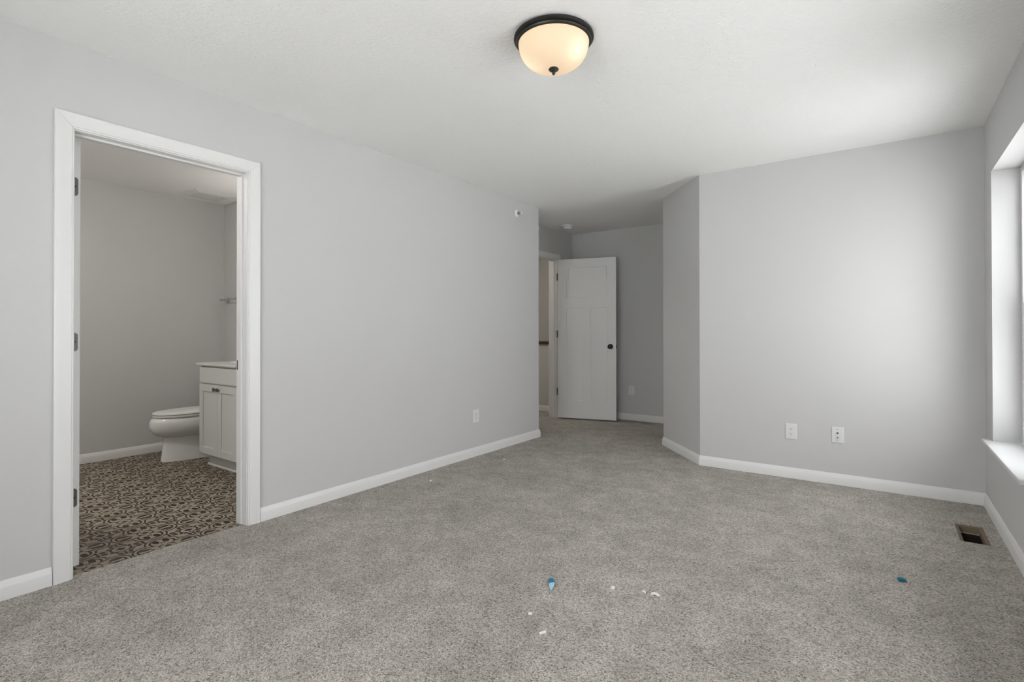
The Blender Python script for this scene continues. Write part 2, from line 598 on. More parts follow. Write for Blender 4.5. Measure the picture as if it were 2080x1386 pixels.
run([('baseboard_bath_far', 'white baseboard beside the toilet on the tile floor'),
     ('baseboard_bath_right', 'white baseboard behind the toilet')],
    [(XBF, -0.30), (XBF, YBR), (-4.72, YBR)], side=-1, z=-0.006)
run([('baseboard_hall', 'white baseboard under the hall half wall'),
     ('baseboard_hall_angled', 'white baseboard turning beside the far door jamb')],
    [(-5.62, 6.285), (-3.865, 6.285), (XE, 6.010)], side=-1)

# ------------------------------------------------------------------ door casings and jambs
CASE = [(0.0, 0.0), (0.0, 0.0095), (0.0045, 0.0105), (0.0055, 0.0085), (0.0075, 0.0085), (0.0085, 0.0115), (0.030, 0.013),
        (0.048, 0.0155), (0.056, 0.0172), (0.066, 0.0172), (0.069, 0.0150), (0.069, 0.0)]

def casing(root, name, p0, p1, inner0, inner1, out0, out1, normal, mat='trim'):
    """one mitred casing leg: profile from the inner edge outwards; out0/out1 = outward offsets at both ends"""
    bm = bm_new()
    r0 = [tuple(Vector(p0) + Vector(out0) * w + Vector(normal) * t) for w, t in CASE]
    r1 = [tuple(Vector(p1) + Vector(out1) * w + Vector(normal) * t) for w, t in CASE]
    loft(bm, [r0, r1])
    return obj(name, bm, mat, root, smooth=True, angle=20)

def door_trim(name, x_face, x_back, y0, y1, head, side, label, stop_x, strike=None):
    """side = +1: casing stands on the +x face; jamb runs back to x_back"""
    root = empty(name, (x_face, (y0 + y1) / 2, 0))
    tag(root, label, 'door frame', kind='structure')
    def loc(o):
        o.matrix_parent_inverse = Matrix.Translation(root.location).inverted()
        return o
    rv = 0.005
    nrm = (side, 0, 0)
    zi = head + rv
    g = 0.0005
    loc(casing(root, 'side_casing', (x_face, y0 - rv, 0), (x_face, y0 - rv - 0, zi - g), 0, 0, (0, -1, 0), (0, -1, 1), nrm))
    loc(casing(root, 'side_casing', (x_face, y1 + rv, 0), (x_face, y1 + rv, zi - g), 0, 0, (0, 1, 0), (0, 1, 1), nrm))
    loc(casing(root, 'head_casing', (x_face, y0 - rv + g, zi), (x_face, y1 + rv - g, zi), 0, 0, (0, -1, 1), (0, 1, 1), nrm))
    # casing on the other face
    nb = (-side, 0, 0)
    loc(casing(root, 'side_casing', (x_back, y0 - rv, 0), (x_back, y0 - rv, zi - g), 0, 0, (0, -1, 0), (0, -1, 1), nb))
    loc(casing(root, 'side_casing', (x_back, y1 + rv, 0), (x_back, y1 + rv, zi - g), 0, 0, (0, 1, 0), (0, 1, 1), nb))
    loc(casing(root, 'head_casing', (x_back, y0 - rv + g, zi), (x_back, y1 + rv - g, zi), 0, 0, (0, -1, 1), (0, 1, 1), nb))
    xa, xb = min(x_face, x_back), max(x_face, x_back)
    bm = bm_new(); box(bm, xa, xb, y0 - 0.018, y0, -0.01, head + 0.018)
    loc(obj('side_jamb', bm, 'trim', root))
    bm = bm_new(); box(bm, xa, xb, y1, y1 + 0.018, -0.01, head + 0.018)
    loc(obj('side_jamb', bm, 'trim', root))
    bm = bm_new(); box(bm, xa, xb, y0, y1, head, head + 0.018)
    loc(obj('head_jamb', bm, 'trim', root))
    s0, s1 = stop_x
    t = 0.011
    bm = bm_new()
    box(bm, s0, s1, y0, y0 + t, 0.0, head - t); box(bm, s0, s1, y1 - t, y1, 0.0, head - t); box(bm, s0, s1, y0, y1, head - t, head)
    loc(obj('door_stop', bm, 'trim', root, bevel=0.002))
    if strike:
        bm = bm_new()
        sy, sz, sxx = strike
        box(bm, sxx - 0.014, sxx + 0.014, sy - 0.0015, sy, sz - 0.028, sz + 0.028)
        loc(obj('strike_plate', bm, 'hinge', root, bevel=0.0006))
    return root

door_trim('trim_2', XL, XW, D1[0], D1[1], D1[2], 1, 'white casing and jamb framing the bathroom doorway', (XL - 0.078, XL - 0.043),
          strike=(D1[1], 0.925, XL - 0.095))
door_trim('trim_3', XD, XE, D2[0], D2[1], D2[2], 1, 'white casing and jamb framing the far doorway', (XD - 0.074, XD - 0.038))

# ------------------------------------------------------------------ doors
def rounded_hinge_leaf(bm, w, h, t, r=0.012, seg=6):
    """plate from x=0 (knuckle) to x=w in local XZ, rounded on its free corners"""
    pts = [(0, -h / 2)]
    for i in range(seg + 1):
        a = -math.pi / 2 + (math.pi / 2) * i / seg
        pts.append((w - r + r * math.cos(a), -h / 2 + r + r * math.sin(a)))
    for i in range(seg + 1):
        a = (math.pi / 2) * i / seg
        pts.append((w - r + r * math.cos(a), h / 2 - r + r * math.sin(a)))
    pts.append((0, h / 2))
    lo = [bm.verts.new((x, 0, z)) for x, z in pts]
    hi = [bm.verts.new((x, -t, z)) for x, z in pts]
    bm.faces.new(lo); bm.faces.new(list(reversed(hi)))
    for i in range(len(pts)):
        j = (i + 1) % len(pts)
        bm.faces.new((lo[i], hi[i], hi[j], lo[j]))

def panel_leaf(bm, W, Hh, T, z0=0.0):
    """craftsman slab: one wide top panel over two tall ones, recessed on both faces. local x 0..W, y -T..0"""
    st, top, mid0, mid1, bot, mull = 0.114, 0.110, 1.408, 1.528, 0.225, 0.105
    dp = 0.006
    xs = [0, st, W / 2 - mull / 2, W / 2 + mull / 2, W - st, W]
    zs = [0, bot, mid0, mid1, Hh - top, Hh]
    holes = {(1, 1), (3, 1), (1, 3), (2, 3), (3, 3)}
    for yface, sgn in ((0.0, -1), (-T, 1)):
        V = {}
        def v(x, y, z):
            key = (round(x, 5), round(y, 5), round(z, 5))
            if key not in V:
                V[key] = bm.verts.new(key)
            return V[key]
        for i in range(5):
            for j in range(5):
                if (i, j) in holes:
                    continue
                bm.faces.new([v(xs[i], yface, zs[j]), v(xs[i + 1], yface, zs[j]), v(xs[i + 1], yface, zs[j + 1]), v(xs[i], yface, zs[j + 1])])
        for (x0, x1, za, zb) in ((xs[1], xs[2], zs[1], zs[2]), (xs[3], xs[4], zs[1], zs[2]), (xs[1], xs[4], zs[3], zs[4])):
            yi = yface + sgn * dp
            s_ = 0.006
            o = [(x0, za), (x1, za), (x1, zb), (x0, zb)]
            q = [(x0 + s_, za + s_), (x1 - s_, za + s_), (x1 - s_, zb - s_), (x0 + s_, zb - s_)]
            ov = [v(a, yface, b) for a, b in o]
            qv = [v(a, yi, b) for a, b in q]
            bm.faces.new(qv)
            for a in range(4):
                b = (a + 1) % 4
                bm.faces.new((ov[a], ov[b], qv[b], qv[a]))
    # edges
    c = [(0, 0), (W, 0), (W, Hh), (0, Hh)]
    for i in range(4):
        a, b = c[i], c[(i + 1) % 4]
        bm.faces.new([bm.verts.new(p) for p in ((a[0], 0, a[1]), (b[0], 0, b[1]), (b[0], -T, b[1]), (a[0], -T, a[1]))])
    bmesh.ops.translate(bm, verts=bm.verts, vec=(0, 0, z0))
    bmesh.ops.remove_doubles(bm, verts=bm.verts, dist=1e-5)

def knob(root, x, z, y, sgn):
    bm = bm_new()
    pr = [(0.033, 0.0), (0.033, 0.004), (0.028, 0.008), (0.014, 0.011), (0.012, 0.026), (0.018, 0.032), (0.0265, 0.040), (0.0285, 0.050),
          (0.027, 0.059), (0.020, 0.065), (0.008, 0.067)]
    lathe(bm, [(r, y + sgn * h) for r, h in pr], 32, 'Y', (x, 0, z))
    return obj('knob', bm, 'black', root, smooth=True)

# bedroom door, swung about 104 degrees into the alcove; hinge pin at the far jamb
ang = math.atan2(0.186, 0.720)
bd = empty('door_2', (XD + 0.026, 5.872, 0.0), ang)
tag(bd, 'white three-panel door standing open in the alcove with black knob', 'door', kind='structure')
bm = bm_new(); panel_leaf(bm, 0.748, 2.030, 0.035, 0.018)
obj('door_panel', bm, 'door', bd)
knob(bd, 0.748 - 0.068, 0.934, -0.035, -1)
knob(bd, 0.748 - 0.068, 0.934, 0.0, 1)
bm = bm_new(); box(bm, 0.748, 0.7495, -0.029, -0.006, 0.906, 0.962); box(bm, 0.7495, 0.757, -0.024, -0.011, 0.925, 0.943)
obj('latch', bm, 'black', bd)
for z in (1.825, 1.09, 0.352):
    bm = bm_new()
    lathe(bm, [(0.0065, z - 0.045), (0.0065, z + 0.045)], 16, 'Z', (-0.006, -0.041, 0))
    box(bm, -0.006, 0.002, -0.041, -0.034, z - 0.045, z + 0.045)
    obj('hinge', bm, 'hinge', bd, smooth=True)

# bathroom door, open at a right angle into the bathroom: only its hinge edge shows
dd = empty('door_1', (XW - 0.001, 0.802, 0.0), 0)
tag(dd, 'edge of the white bathroom door with three dark hinge leaves', 'door', kind='structure')
bm = bm_new(); panel_leaf(bm, 0.762, 2.020, 0.035, 0.012)
bmesh.ops.rotate(bm, verts=bm.verts, cent=(0, 0, 0), matrix=Matrix.Rotation(math.pi, 3, 'Z'))
obj('door_panel', bm, 'door', dd, bevel=0.0015)
for z in (1.813, 1.074, 0.336):
    bm = bm_new(); rounded_hinge_leaf(bm, 0.0285, 0.088, 0.0022, 0.013)
    bmesh.ops.rotate(bm, verts=bm.verts, cent=(0, 0, 0), matrix=Matrix.Rotation(math.pi / 2, 3, 'Z'))
    bmesh.ops.translate(bm, verts=bm.verts, vec=(0.0, -0.002, z))
    h_ = obj('hinge', bm, 'hinge', dd)
    for (yy, zz) in ((0.012, 0.030), (0.018, 0.0), (0.012, -0.030)):
        bm = bm_new(); lathe(bm, [(0.0042, 0.0022), (0.0035, 0.0032)], 12, 'X', (0.0, yy - 0.002, z + zz))
        s_ = obj('screw', bm, 'black', h_)
for z in (0.66,):
    bm = bm_new()
    knob(dd, -0.694, 0.93, 0.0, -1); knob(dd, -0.694, 0.93, 0.035, 1)
    bm.free()

# ------------------------------------------------------------------ windows
def window(name, a, b, label, place=None):
    root = empty(name, (XR, (a + b) / 2, WZ0))
    tag(root, label, 'window', kind='structure')
    inv = Matrix.Translation(root.location).inverted()
    def P(nm, bm, mat, **kw):
        o = obj(nm, bm, mat, root, **kw); o.matrix_parent_inverse = inv; return o
    xf = XR + 0.128
    t = 0.004
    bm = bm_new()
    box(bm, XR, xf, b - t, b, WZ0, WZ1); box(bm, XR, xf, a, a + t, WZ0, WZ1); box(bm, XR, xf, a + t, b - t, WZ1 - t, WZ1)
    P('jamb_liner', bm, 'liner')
    # stool with horns
    bm = bm_new()
    pts = [(xf, a), (XR, a), (XR, a - 0.055), (XR - 0.040, a - 0.055), (XR - 0.046, a - 0.049), (XR - 0.046, b + 0.049), (XR - 0.040, b + 0.055), (XR, b + 0.055), (XR, b), (xf, b)]
    prism(bm, pts, WZ0 - 0.022, WZ0)
    P('sill', bm, 'sill', bevel=0.005, seg=3)
    # vinyl frame
    xo = XO
    f = 0.036
    bm = bm_new()
    box(bm, xf, xo, a, a + f, WZ0, WZ1); box(bm, xf, xo, b - f, b, WZ0, WZ1)
    box(bm, xf, xo, a + f, b - f, WZ0, WZ0 + 0.035); box(bm, xf, xo, a + f, b - f, WZ1 - f, WZ1)
    P('window_frame', bm, 'vinyl', bevel=0.003)
    zm = (WZ0 + WZ1) / 2
    for nm, z0, z1, x0, x1 in (('lower_sash', WZ0 + 0.035, zm + 0.018, xf + 0.008, xf + 0.034), ('upper_sash', zm - 0.018, WZ1 - f, xf + 0.036, xf + 0.062)):
        s_ = 0.034
        bm = bm_new()
        box(bm, x0, x1, a + f, a + f + s_, z0, z1); box(bm, x0, x1, b - f - s_, b - f, z0, z1)
        box(bm, x0, x1, a + f + s_, b - f - s_, z0, z0 + s_); box(bm, x0, x1, a + f + s_, b - f - s_, z1 - s_, z1)
        so = P(nm, bm, 'vinyl', bevel=0.003)
        bm = bm_new()
        xm = (x0 + x1) / 2
        box(bm, xm - 0.002, xm + 0.002, a + f + s_ - 0.004, b - f - s_ + 0.004, z0 + s_ - 0.004, z1 - s_ + 0.004)
        g = obj('pane', bm, 'glass', so)
        g.matrix_parent_inverse = Matrix.Identity(4)
    bm = bm_new()
    box(bm, xf - 0.004, xf + 0.01, (a + b) / 2 - 0.03, (a + b) / 2 + 0.03, zm + 0.018, zm + 0.03)
    P('sash_lock', bm, 'vinyl', bevel=0.003)
    if place is not None:
        root.location, root.rotation_euler = place
    return root
window('window_1', *WINDOWS[0], 'bright double-hung window with deep white sill at right edge')
window('added_window_side', *WINDOWS[1], 'added unseen double-hung window on the right wall, for fill light')  # added window out of view that evens out the room's brightness
rc_ = (ADDED_REAR_WINDOW[0] + ADDED_REAR_WINDOW[1]) / 2
window('added_window_rear', 0.0, ADDED_REAR_WINDOW[1] - ADDED_REAR_WINDOW[0], 'added unseen double-hung window behind the viewer, for fill light', ((rc_, YR, WZ0), (0, 0, -math.pi / 2)))  # added rear window, unseen, sends frontal light towards the alcove

# ------------------------------------------------------------------ ceiling light
cl = empty('ceiling_light', (-1.2005, 2.006, H))
cl.scale = (1.018, 1.018, 1.0)
tag(cl, 'lit flush ceiling light with black rim and warm frosted bowl', 'ceiling light')
bm = bm_new()
lathe(bm, [(0.150, 0.0), (0.166, -0.002), (0.1735, -0.008), (0.1745, -0.016), (0.170, -0.020), (0.164, -0.0215), (0.1655, -0.026), (0.163, -0.032), (0.157, -0.035), (0.150, -0.034)], 96)
obj('canopy', bm, 'bronze', cl, smooth=True, angle=40)
M['lamp'] = lamp_glass('glowing_frosted_glass', (1.0, 0.73, 0.46), 0.52, [((0.125, -0.005, -0.105), 0.05, 0.6), ((-0.095, -0.045, -0.115), 0.055, 0.45)])
bm = bm_new()
prof = []
for i in range(15):
    t = i / 14 * math.pi / 2
    prof.append((0.1545 * math.cos(t) ** 0.62 if i < 14 else 0.006, -0.027 - 0.116 * math.sin(t) ** 1.0))
lathe(bm, prof, 96)
obj('glass_bowl', bm, M['lamp'], cl, smooth=True, angle=80)
bm = bm_new()
lathe(bm, [(0.004, -0.142), (0.020, -0.145), (0.0225, -0.149), (0.019, -0.154), (0.011, -0.159), (0.007, -0.163), (0.0075, -0.168), (0.004, -0.173)], 32)
obj('finial', bm, 'bronze', cl, smooth=True)

# ------------------------------------------------------------------ sprinkler, smoke detector
sp = empty('fire_sprinkler', (XL, 4.322, 2.311))
tag(sp, 'small white sidewall fire sprinkler high on the long gray wall', 'sprinkler')
bm = bm_new(); lathe(bm, [(0.043, 0.0), (0.043, 0.003), (0.036, 0.010), (0.022, 0.014), (0.020, 0.008)], 36, 'X')
obj('escutcheon', bm, 'plastic', sp, smooth=True)
bm = bm_new(); lathe(bm, [(0.012, 0.006), (0.012, 0.024), (0.006, 0.026), (0.006, 0.040)], 20, 'X')
box(bm, 0.024, 0.052, -0.012, -0.008, -0.003, 0.003); box(bm, 0.024, 0.052, 0.008, 0.012, -0.003, 0.003)
obj('nozzle', bm, 'chrome', sp, smooth=True)
bm = bm_new(); box(bm, 0.050, 0.0525, -0.016, 0.016, -0.011, 0.011); box(bm, 0.036, 0.054, -0.015, 0.015, 0.011, 0.013)
obj('deflector', bm, 'plastic', sp)

sd = empty('smoke_detector', (-3.215, 5.690, H))
tag(sd, 'round white smoke detector on the alcove ceiling', 'smoke detector')
bm = bm_new(); lathe(bm, [(0.066, 0.0), (0.068, -0.004), (0.067, -0.014), (0.060, -0.017)], 40)
obj('base', bm, 'plastic', sd, smooth=True)
bm = bm_new(); lathe(bm, [(0.052, -0.016), (0.054, -0.022), (0.054, -0.036), (0.048, -0.046), (0.030, -0.050), (0.004, -0.050)], 40)
obj('cover', bm, 'plastic', sd, smooth=True)
bm = bm_new(); lathe(bm, [(0.010, -0.049), (0.010, -0.053), (0.004, -0.054)], 16, c=(0.018, 0, 0))
obj('test_button', bm, 'plastic', sd, smooth=True)

# ------------------------------------------------------------------ wall plates. local: x across, y = out of wall (negative), z up
def plate_mesh(bm, w, h, t=0.0055):
    rings = []
    for (dw, y) in ((0.0, 0.0), (0.0, -0.0022), (0.0016, -0.0042), (0.0042, -t)):
        a, b = w / 2 - dw, h / 2 - dw
        rings.append([(-a, y, -b), (a, y, -b), (a, y, b), (-a, y, b)])
    loft(bm, rings)

def outlet(loc, rz, label, group='duplex outlets low on the walls'):
    r = empty('wall_outlet', loc, rz)
    tag(r, label, 'outlet', group)
    bm = bm_new(); plate_mesh(bm, 0.079, 0.118)
    obj('cover_plate', bm, 'plastic', r, smooth=True, angle=20)
    for zc in (0.0195, -0.0195):
        bm = bm_new()
        pts = []
        for i in range(32):
            a = 2 * math.pi * i / 32
            pts.append((0.0172 * math.cos(a), max(-0.0135, min(0.0135, 0.0172 * math.sin(a)))))
        loft(bm, [[(x, -0.0050, zc + z) for x, z in pts], [(x, -0.0074, zc + z) for x, z in pts]])
        rc = obj('receptacle', bm, 'plastic', r)
        for (x0, x1, z0, z1) in ((-0.0075, -0.0050, 0.0005, 0.0085), (0.0050, 0.0075, 0.0015, 0.0075), (-0.0026, 0.0026, -0.0090, -0.0042)):
            bm = bm_new(); box(bm, x0, x1, -0.0078, -0.0070, zc + z0, zc + z1)
            obj('slot', bm, 'slot', rc)
    bm = bm_new(); lathe(bm, [(0.0034, -0.0050), (0.0030, -0.0064)], 14, 'Y')
    obj('screw', bm, 'plastic', r)
    return r
outlet((XL, 3.664, 0.357), math.pi / 2, 'white duplex outlet on the long wall left of the alcove')
outlet((-0.590, YB, 0.355), 0, 'white duplex outlet on the back wall, left of the two plates', 'duplex outlets low on the walls')
outlet((-2.618, YF, 0.375), 0, 'white duplex outlet in shadow beside the open alcove door')

cp = empty('cable_plate', (-0.287, YB, 0.361))
tag(cp, 'white two-jack cable plate on the back wall, right of the outlet', 'cable plate')
bm = bm_new(); plate_mesh(bm, 0.076, 0.117)
obj('cover_plate', bm, 'plastic', cp, smooth=True, angle=20)
for zc, mt in ((0.016, 'black'), (-0.018, 'grey_metal')):
    bm = bm_new(); lathe(bm, [(0.0062, -0.005), (0.0062, -0.008), (0.0047, -0.0085), (0.0047, -0.016), (0.002, -0.016)], 6 if zc > 0 else 16, 'Y', (0, 0, zc))
    tag(obj('jack', bm, mt, cp), 'dark jack' if zc > 0 else 'gray jack')
for zc in (0.042, -0.042):
    bm = bm_new(); lathe(bm, [(0.0034, -0.0050), (0.0030, -0.0064)], 14, 'Y', (0, 0, zc))
    obj('screw', bm, 'grey_metal', cp)

# ------------------------------------------------------------------ open floor register
rg = empty('floor_register', ((REG[0] + REG[1]) / 2, (REG[2] + REG[3]) / 2, 0))
tag(rg, 'uncovered floor vent opening cut in the carpet under the window', 'floor vent')
hw, hl = (REG[1] - REG[0]) / 2, (REG[3] - REG[2]) / 2
bm = bm_new()
iw, il = hw - 0.016, hl - 0.010
R0 = [(-hw, -hl, -0.003), (hw, -hl, -0.003), (hw, hl, -0.003), (-hw, hl, -0.003)]
R1 = [(-iw, -il, -0.007), (iw, -il, -0.007), (iw, il, -0.007), (-iw, il, -0.007)]
R2 = [(-iw, -il, -0.042), (iw, -il, -0.042), (iw, il, -0.042), (-iw, il, -0.042)]
loft(bm, [R0, R1, R2], False, False)
for f in bm.faces: f.material_index = 0
obj('boot_flange', bm, 'boot', rg)
bm = bm_new()


box(bm, -iw, iw, il - 0.006, il, -0.046, -0.041)
obj('lip', bm, 'lip', rg)
bm = bm_new()
box(bm, -iw - 0.001, iw + 0.001, -il - 0.001, il + 0.001, -0.30, -0.040)
bm.faces.ensure_lookup_table()
top = [f for f in bm.faces if all(v.co.z > -0.05 for v in f.verts)]
bmesh.ops.delete(bm, geom=top, context='FACES_ONLY')
obj('duct', bm, 'duct_dark', rg)

# ------------------------------------------------------------------ toilet. local: origin on floor at the wall, -y is forward
def egg(w, yf, yb, z, k=48, ex=2.25):
    """closed outline: half width w, front at yf (negative), back at yb"""
    yc = yb + (yf - yb) * 0.42
    out = []
    for i in range(k):
        t = 2 * math.pi * i / k
        c, s_ = math.cos(t), math.sin(t)
        x = w * math.copysign(abs(c) ** (2 / ex), c)
        if s_ >= 0:
            y = yc + (yb - yc) * math.copysign(abs(s_) ** (2 / 2.8), s_)
        else:
            y = yc + (yc - yf) * math.copysign(abs(s_) ** (2 / 2.05), s_)
        out.append((x, y, z))
    return out

to = empty('toilet', (-5.125, YBR - 0.012, -0.006))
tag(to, 'white elongated toilet tucked between bathroom wall and vanity', 'toilet')
bm = bm_new()
loft(bm, [egg(0.128, -0.742, -0.10, 0.0), egg(0.127, -0.742, -0.10, 0.012), egg(0.122, -0.735, -0.10, 0.06), egg(0.116, -0.725, -0.10, 0.14),
          egg(0.115, -0.720, -0.10, 0.195), egg(0.118, -0.722, -0.10, 0.214)], cap1=True)
obj('pedestal', bm, 'ceramic', to, smooth=True, angle=50)
bm = bm_new()
loft(bm, [egg(0.114, -0.715, -0.10, 0.205), egg(0.136, -0.745, -0.10, 0.216), egg(0.158, -0.785, -0.10, 0.236), egg(0.178, -0.814, -0.10, 0.268), egg(0.188, -0.827, -0.10, 0.308),
          egg(0.190, -0.826, -0.10, 0.345), egg(0.186, -0.812, -0.10, 0.374), egg(0.176, -0.796, -0.105, 0.384)])
obj('bowl', bm, 'ceramic', to, smooth=True, angle=60)
bm = bm_new()
loft(bm, [egg(0.176, -0.792, -0.235, 0.387), egg(0.184, -0.801, -0.232, 0.390), egg(0.184, -0.801, -0.232, 0.402), egg(0.180, -0.797, -0.235, 0.406)])
obj('seat', bm, 'plastic', to, smooth=True, angle=40)
bm = bm_new()
loft(bm, [egg(0.178, -0.796, -0.225, 0.409), egg(0.185, -0.803, -0.222, 0.412), egg(0.184, -0.802, -0.222, 0.420), egg(0.176, -0.792, -0.23, 0.428), egg(0.12, -0.70, -0.28, 0.434)])
obj('lid', bm, 'plastic', to, smooth=True, angle=40)
bm = bm_new()
def rrect(w, y0, y1, z, r=0.03, s_=5):
    out = []
    for cx, cy, a0 in ((w - r, y1 - r, 0), (-w + r, y1 - r, 90), (-w + r, y0 + r, 180), (w - r, y0 + r, 270)):
        for i in range(s_ + 1):
            a = math.radians(a0 + 90 * i / s_)
            out.append((cx + r * math.cos(a), cy + r * math.sin(a), z))
    return out
loft(bm, [rrect(0.175, -0.185, -0.005, 0.375), rrect(0.195, -0.195, 0.0, 0.42), rrect(0.215, -0.205, 0.0, 0.72)])
obj('tank', bm, 'ceramic', to, smooth=True, angle=40)
bm = bm_new()
loft(bm, [rrect(0.222, -0.212, 0.004, 0.722), rrect(0.226, -0.216, 0.006, 0.730), rrect(0.226, -0.216, 0.006, 0.748), rrect(0.218, -0.208, 0.0, 0.757)])
obj('tank_lid', bm, 'ceramic', to, smooth=True, angle=40)
bm = bm_new(); lathe(bm, [(0.012, -0.205), (0.012, -0.216)], 16, 'Y', (-0.15, 0, 0.66)); box(bm, -0.155, -0.075, -0.226, -0.216, 0.652, 0.666)
obj('flush_lever', bm, 'chrome', to, bevel=0.002)

# ------------------------------------------------------------------ vanity. local: origin at front-left of the toe space on the floor
VX0, VX1, VY, VD = -4.700, -4.075, 2.078, YBR - 0.004
va_ = empty('vanity_cabinet', ((VX0 + VX1) / 2, VY, -0.006))
tag(va_, 'white shaker vanity cabinet with two doors beside the toilet', 'vanity cabinet')
W2 = (VX1 - VX0) / 2
DP = VD - VY
bm = bm_new()
t = 0.016
box(bm, -W2, -W2 + t, 0.0, DP, 0.105, 0.843); box(bm, W2 - t, W2, 0.0, DP, 0.105, 0.843)
box(bm, -W2 + t, W2 - t, 0.0, DP, 0.105, 0.121); box(bm, -W2 + t, W2 - t, DP - 0.01, DP, 0.121, 0.843)
box(bm, -W2 + t, W2 - t, 0.0, 0.019, 0.121, 0.150); box(bm, -W2 + t, W2 - t, 0.0, 0.019, 0.800, 0.843); box(bm, -W2 + t, W2 - t, 0.0, 0.019, 0.675, 0.720)
box(bm, -0.02, 0.02, 0.0, 0.019, 0.150, 0.675); box(bm, -W2 + t, W2 - t, 0.019, 0.6 * DP, 0.121, 0.125)
obj('body', bm, 'cabinet', va_, bevel=0.001)
bm = bm_new()
box(bm, -W2 + 0.012, W2 - 0.012, 0.062, DP, 0.0, 0.105)
obj('toe_kick', bm, 'cabinet', va_)
bm = bm_new()
prism(bm, [(-W2 + 0.0, 0.048), (W2, 0.048), (W2, 0.062), (-W2, 0.062)], 0.0, 0.018)
obj('shoe_molding', bm, 'trim', va_, bevel=0.005)
bm = bm_new(); box(bm, -W2 + 0.004, W2 - 0.006, -0.019, -0.0005, 0.706, 0.836)
obj('drawer_front', bm, 'cabinet', va_, bevel=0.003)
def shaker(x0, x1, z0, z1, y0=-0.019, y1=-0.0005, st=0.057):
    bm = bm_new()
    box(bm, x0, x0 + st, y0, y1, z0, z1); box(bm, x1 - st, x1, y0, y1, z0, z1)
    box(bm, x0 + st, x1 - st, y0, y1, z0, z0 + st); box(bm, x0 + st, x1 - st, y0, y1, z1 - st, z1)
    box(bm, x0 + st - 0.004, x1 - st + 0.004, y0 + 0.010, y1 - 0.002, z0 + st - 0.004, z1 - st + 0.004)
    return obj('cabinet_door', bm, 'cabinet', va_, bevel=0.0016)
gap = 0.003
for sgn in (-1, 1):
    x0, x1 = (-W2 + 0.004, -gap / 2) if sgn < 0 else (gap / 2, W2 - 0.006)
    dr = shaker(x0, x1, 0.118, 0.694)
    kx = (x1 - 0.028) if sgn < 0 else (x0 + 0.028)
    bm = bm_new()
    lathe(bm, [(0.006, -0.018), (0.005, -0.034)], 16, 'Y', (kx, 0, 0.660))
    box(bm, kx - 0.014, kx + 0.014, -0.042, -0.033, 0.646, 0.674)
    obj('knob', bm, 'hinge', dr, bevel=0.002)
    for zz in (0.18, 0.63):
        bm = bm_new()
        hx = (x0 - 0.001) if sgn < 0 else (x1 + 0.001)
        box(bm, hx - 0.003, hx + 0.003, -0.012, 0.0, zz - 0.012, zz + 0.012)
        obj('hinge', bm, 'grey_metal', dr)

# countertop with integral basin
ct = empty('vanity_countertop', ((VX0 + VX1) / 2, VY, 0.8378))
tag(ct, 'cream-white countertop with molded sink on the vanity', 'countertop')
CX, CF, CT = W2 + 0.016, -0.040, 0.026
bm = bm_new()
nx, ny = 44, 40
grid = []
for j in range(ny + 1):
    row = []
    for i in range(nx + 1):
        x = -CX + 2 * CX * i / nx
        y = CF + (DP - CF) * j / ny
        d = math.hypot(x / 0.215, (y - 0.28) / 0.155)
        z = CT
        if d < 1.0:
            z = CT - 0.085 * (1 - d ** 3.2)
        elif d < 1.12:
            z = CT - 0.003 * (1.12 - d) / 0.12
        row.append(bm.verts.new((x, y, z)))
    grid.append(row)
for j in range(ny):
    for i in range(nx):
        bm.faces.new((grid[j][i], grid[j][i + 1], grid[j + 1][i + 1], grid[j + 1][i]))
rim = [grid[0][i] for i in range(nx + 1)] + [grid[j][nx] for j in range(1, ny + 1)] + [grid[ny][i] for i in range(nx - 1, -1, -1)] + [grid[j][0] for j in range(ny - 1, 0, -1)]
def skirt(vs, ins, z):
    out = []
    for v in vs:
        out.append(bm.verts.new((max(-CX + ins, min(CX - ins, v.co.x)), max(CF + ins, min(DP, v.co.y)), z)))
    for i in range(len(vs)):
        j = (i + 1) % len(vs)
        bm.faces.new((vs[i], out[i], out[j], vs[j]))
    return out
r1 = skirt(rim, 0.0, 0.012)
r2 = skirt(r1, 0.016, 0.009)
r3 = skirt(r2, 0.020, 0.0)
obj('counter_slab', bm, 'marble', ct, smooth=True, angle=30)
bm = bm_new(); box(bm, -CX, CX, DP - 0.020, DP, CT - 0.0005, CT + 0.095)
obj('backsplash', bm, 'marble', ct, bevel=0.004)
bm = bm_new(); lathe(bm, [(0.022, CT - 0.0855), (0.022, CT - 0.0835), (0.010, CT - 0.0825)], 24, c=(0, 0.28, 0))
obj('drain', bm, 'chrome', ct, smooth=True)

# ------------------------------------------------------------------ towel bar over the toilet
tb = empty('towel_bar', (-5.21, YBR, 1.447))
tag(tb, 'slim nickel towel bar on the bathroom wall above the toilet', 'towel bar')
for sx_ in (-0.29, 0.29):
    bm = bm_new()
    rings = []
    for (y, wx, wz) in ((0.0, 0.024, 0.024), (-0.010, 0.024, 0.024), (-0.014, 0.013, 0.012), (-0.070, 0.013, 0.010), (-0.086, 0.013, 0.008)):
        rings.append([(sx_ - wx, y, -wz), (sx_ + wx, y, -wz), (sx_ + wx, y, wz), (sx_ - wx, y, wz)])
    loft(bm, rings)
    obj('bracket', bm, 'chrome', tb, bevel=0.002)
bm = bm_new(); box(bm, -0.29, 0.29, -0.081, -0.067, -0.006, 0.008)
obj('bar', bm, 'chrome', tb, bevel=0.002)

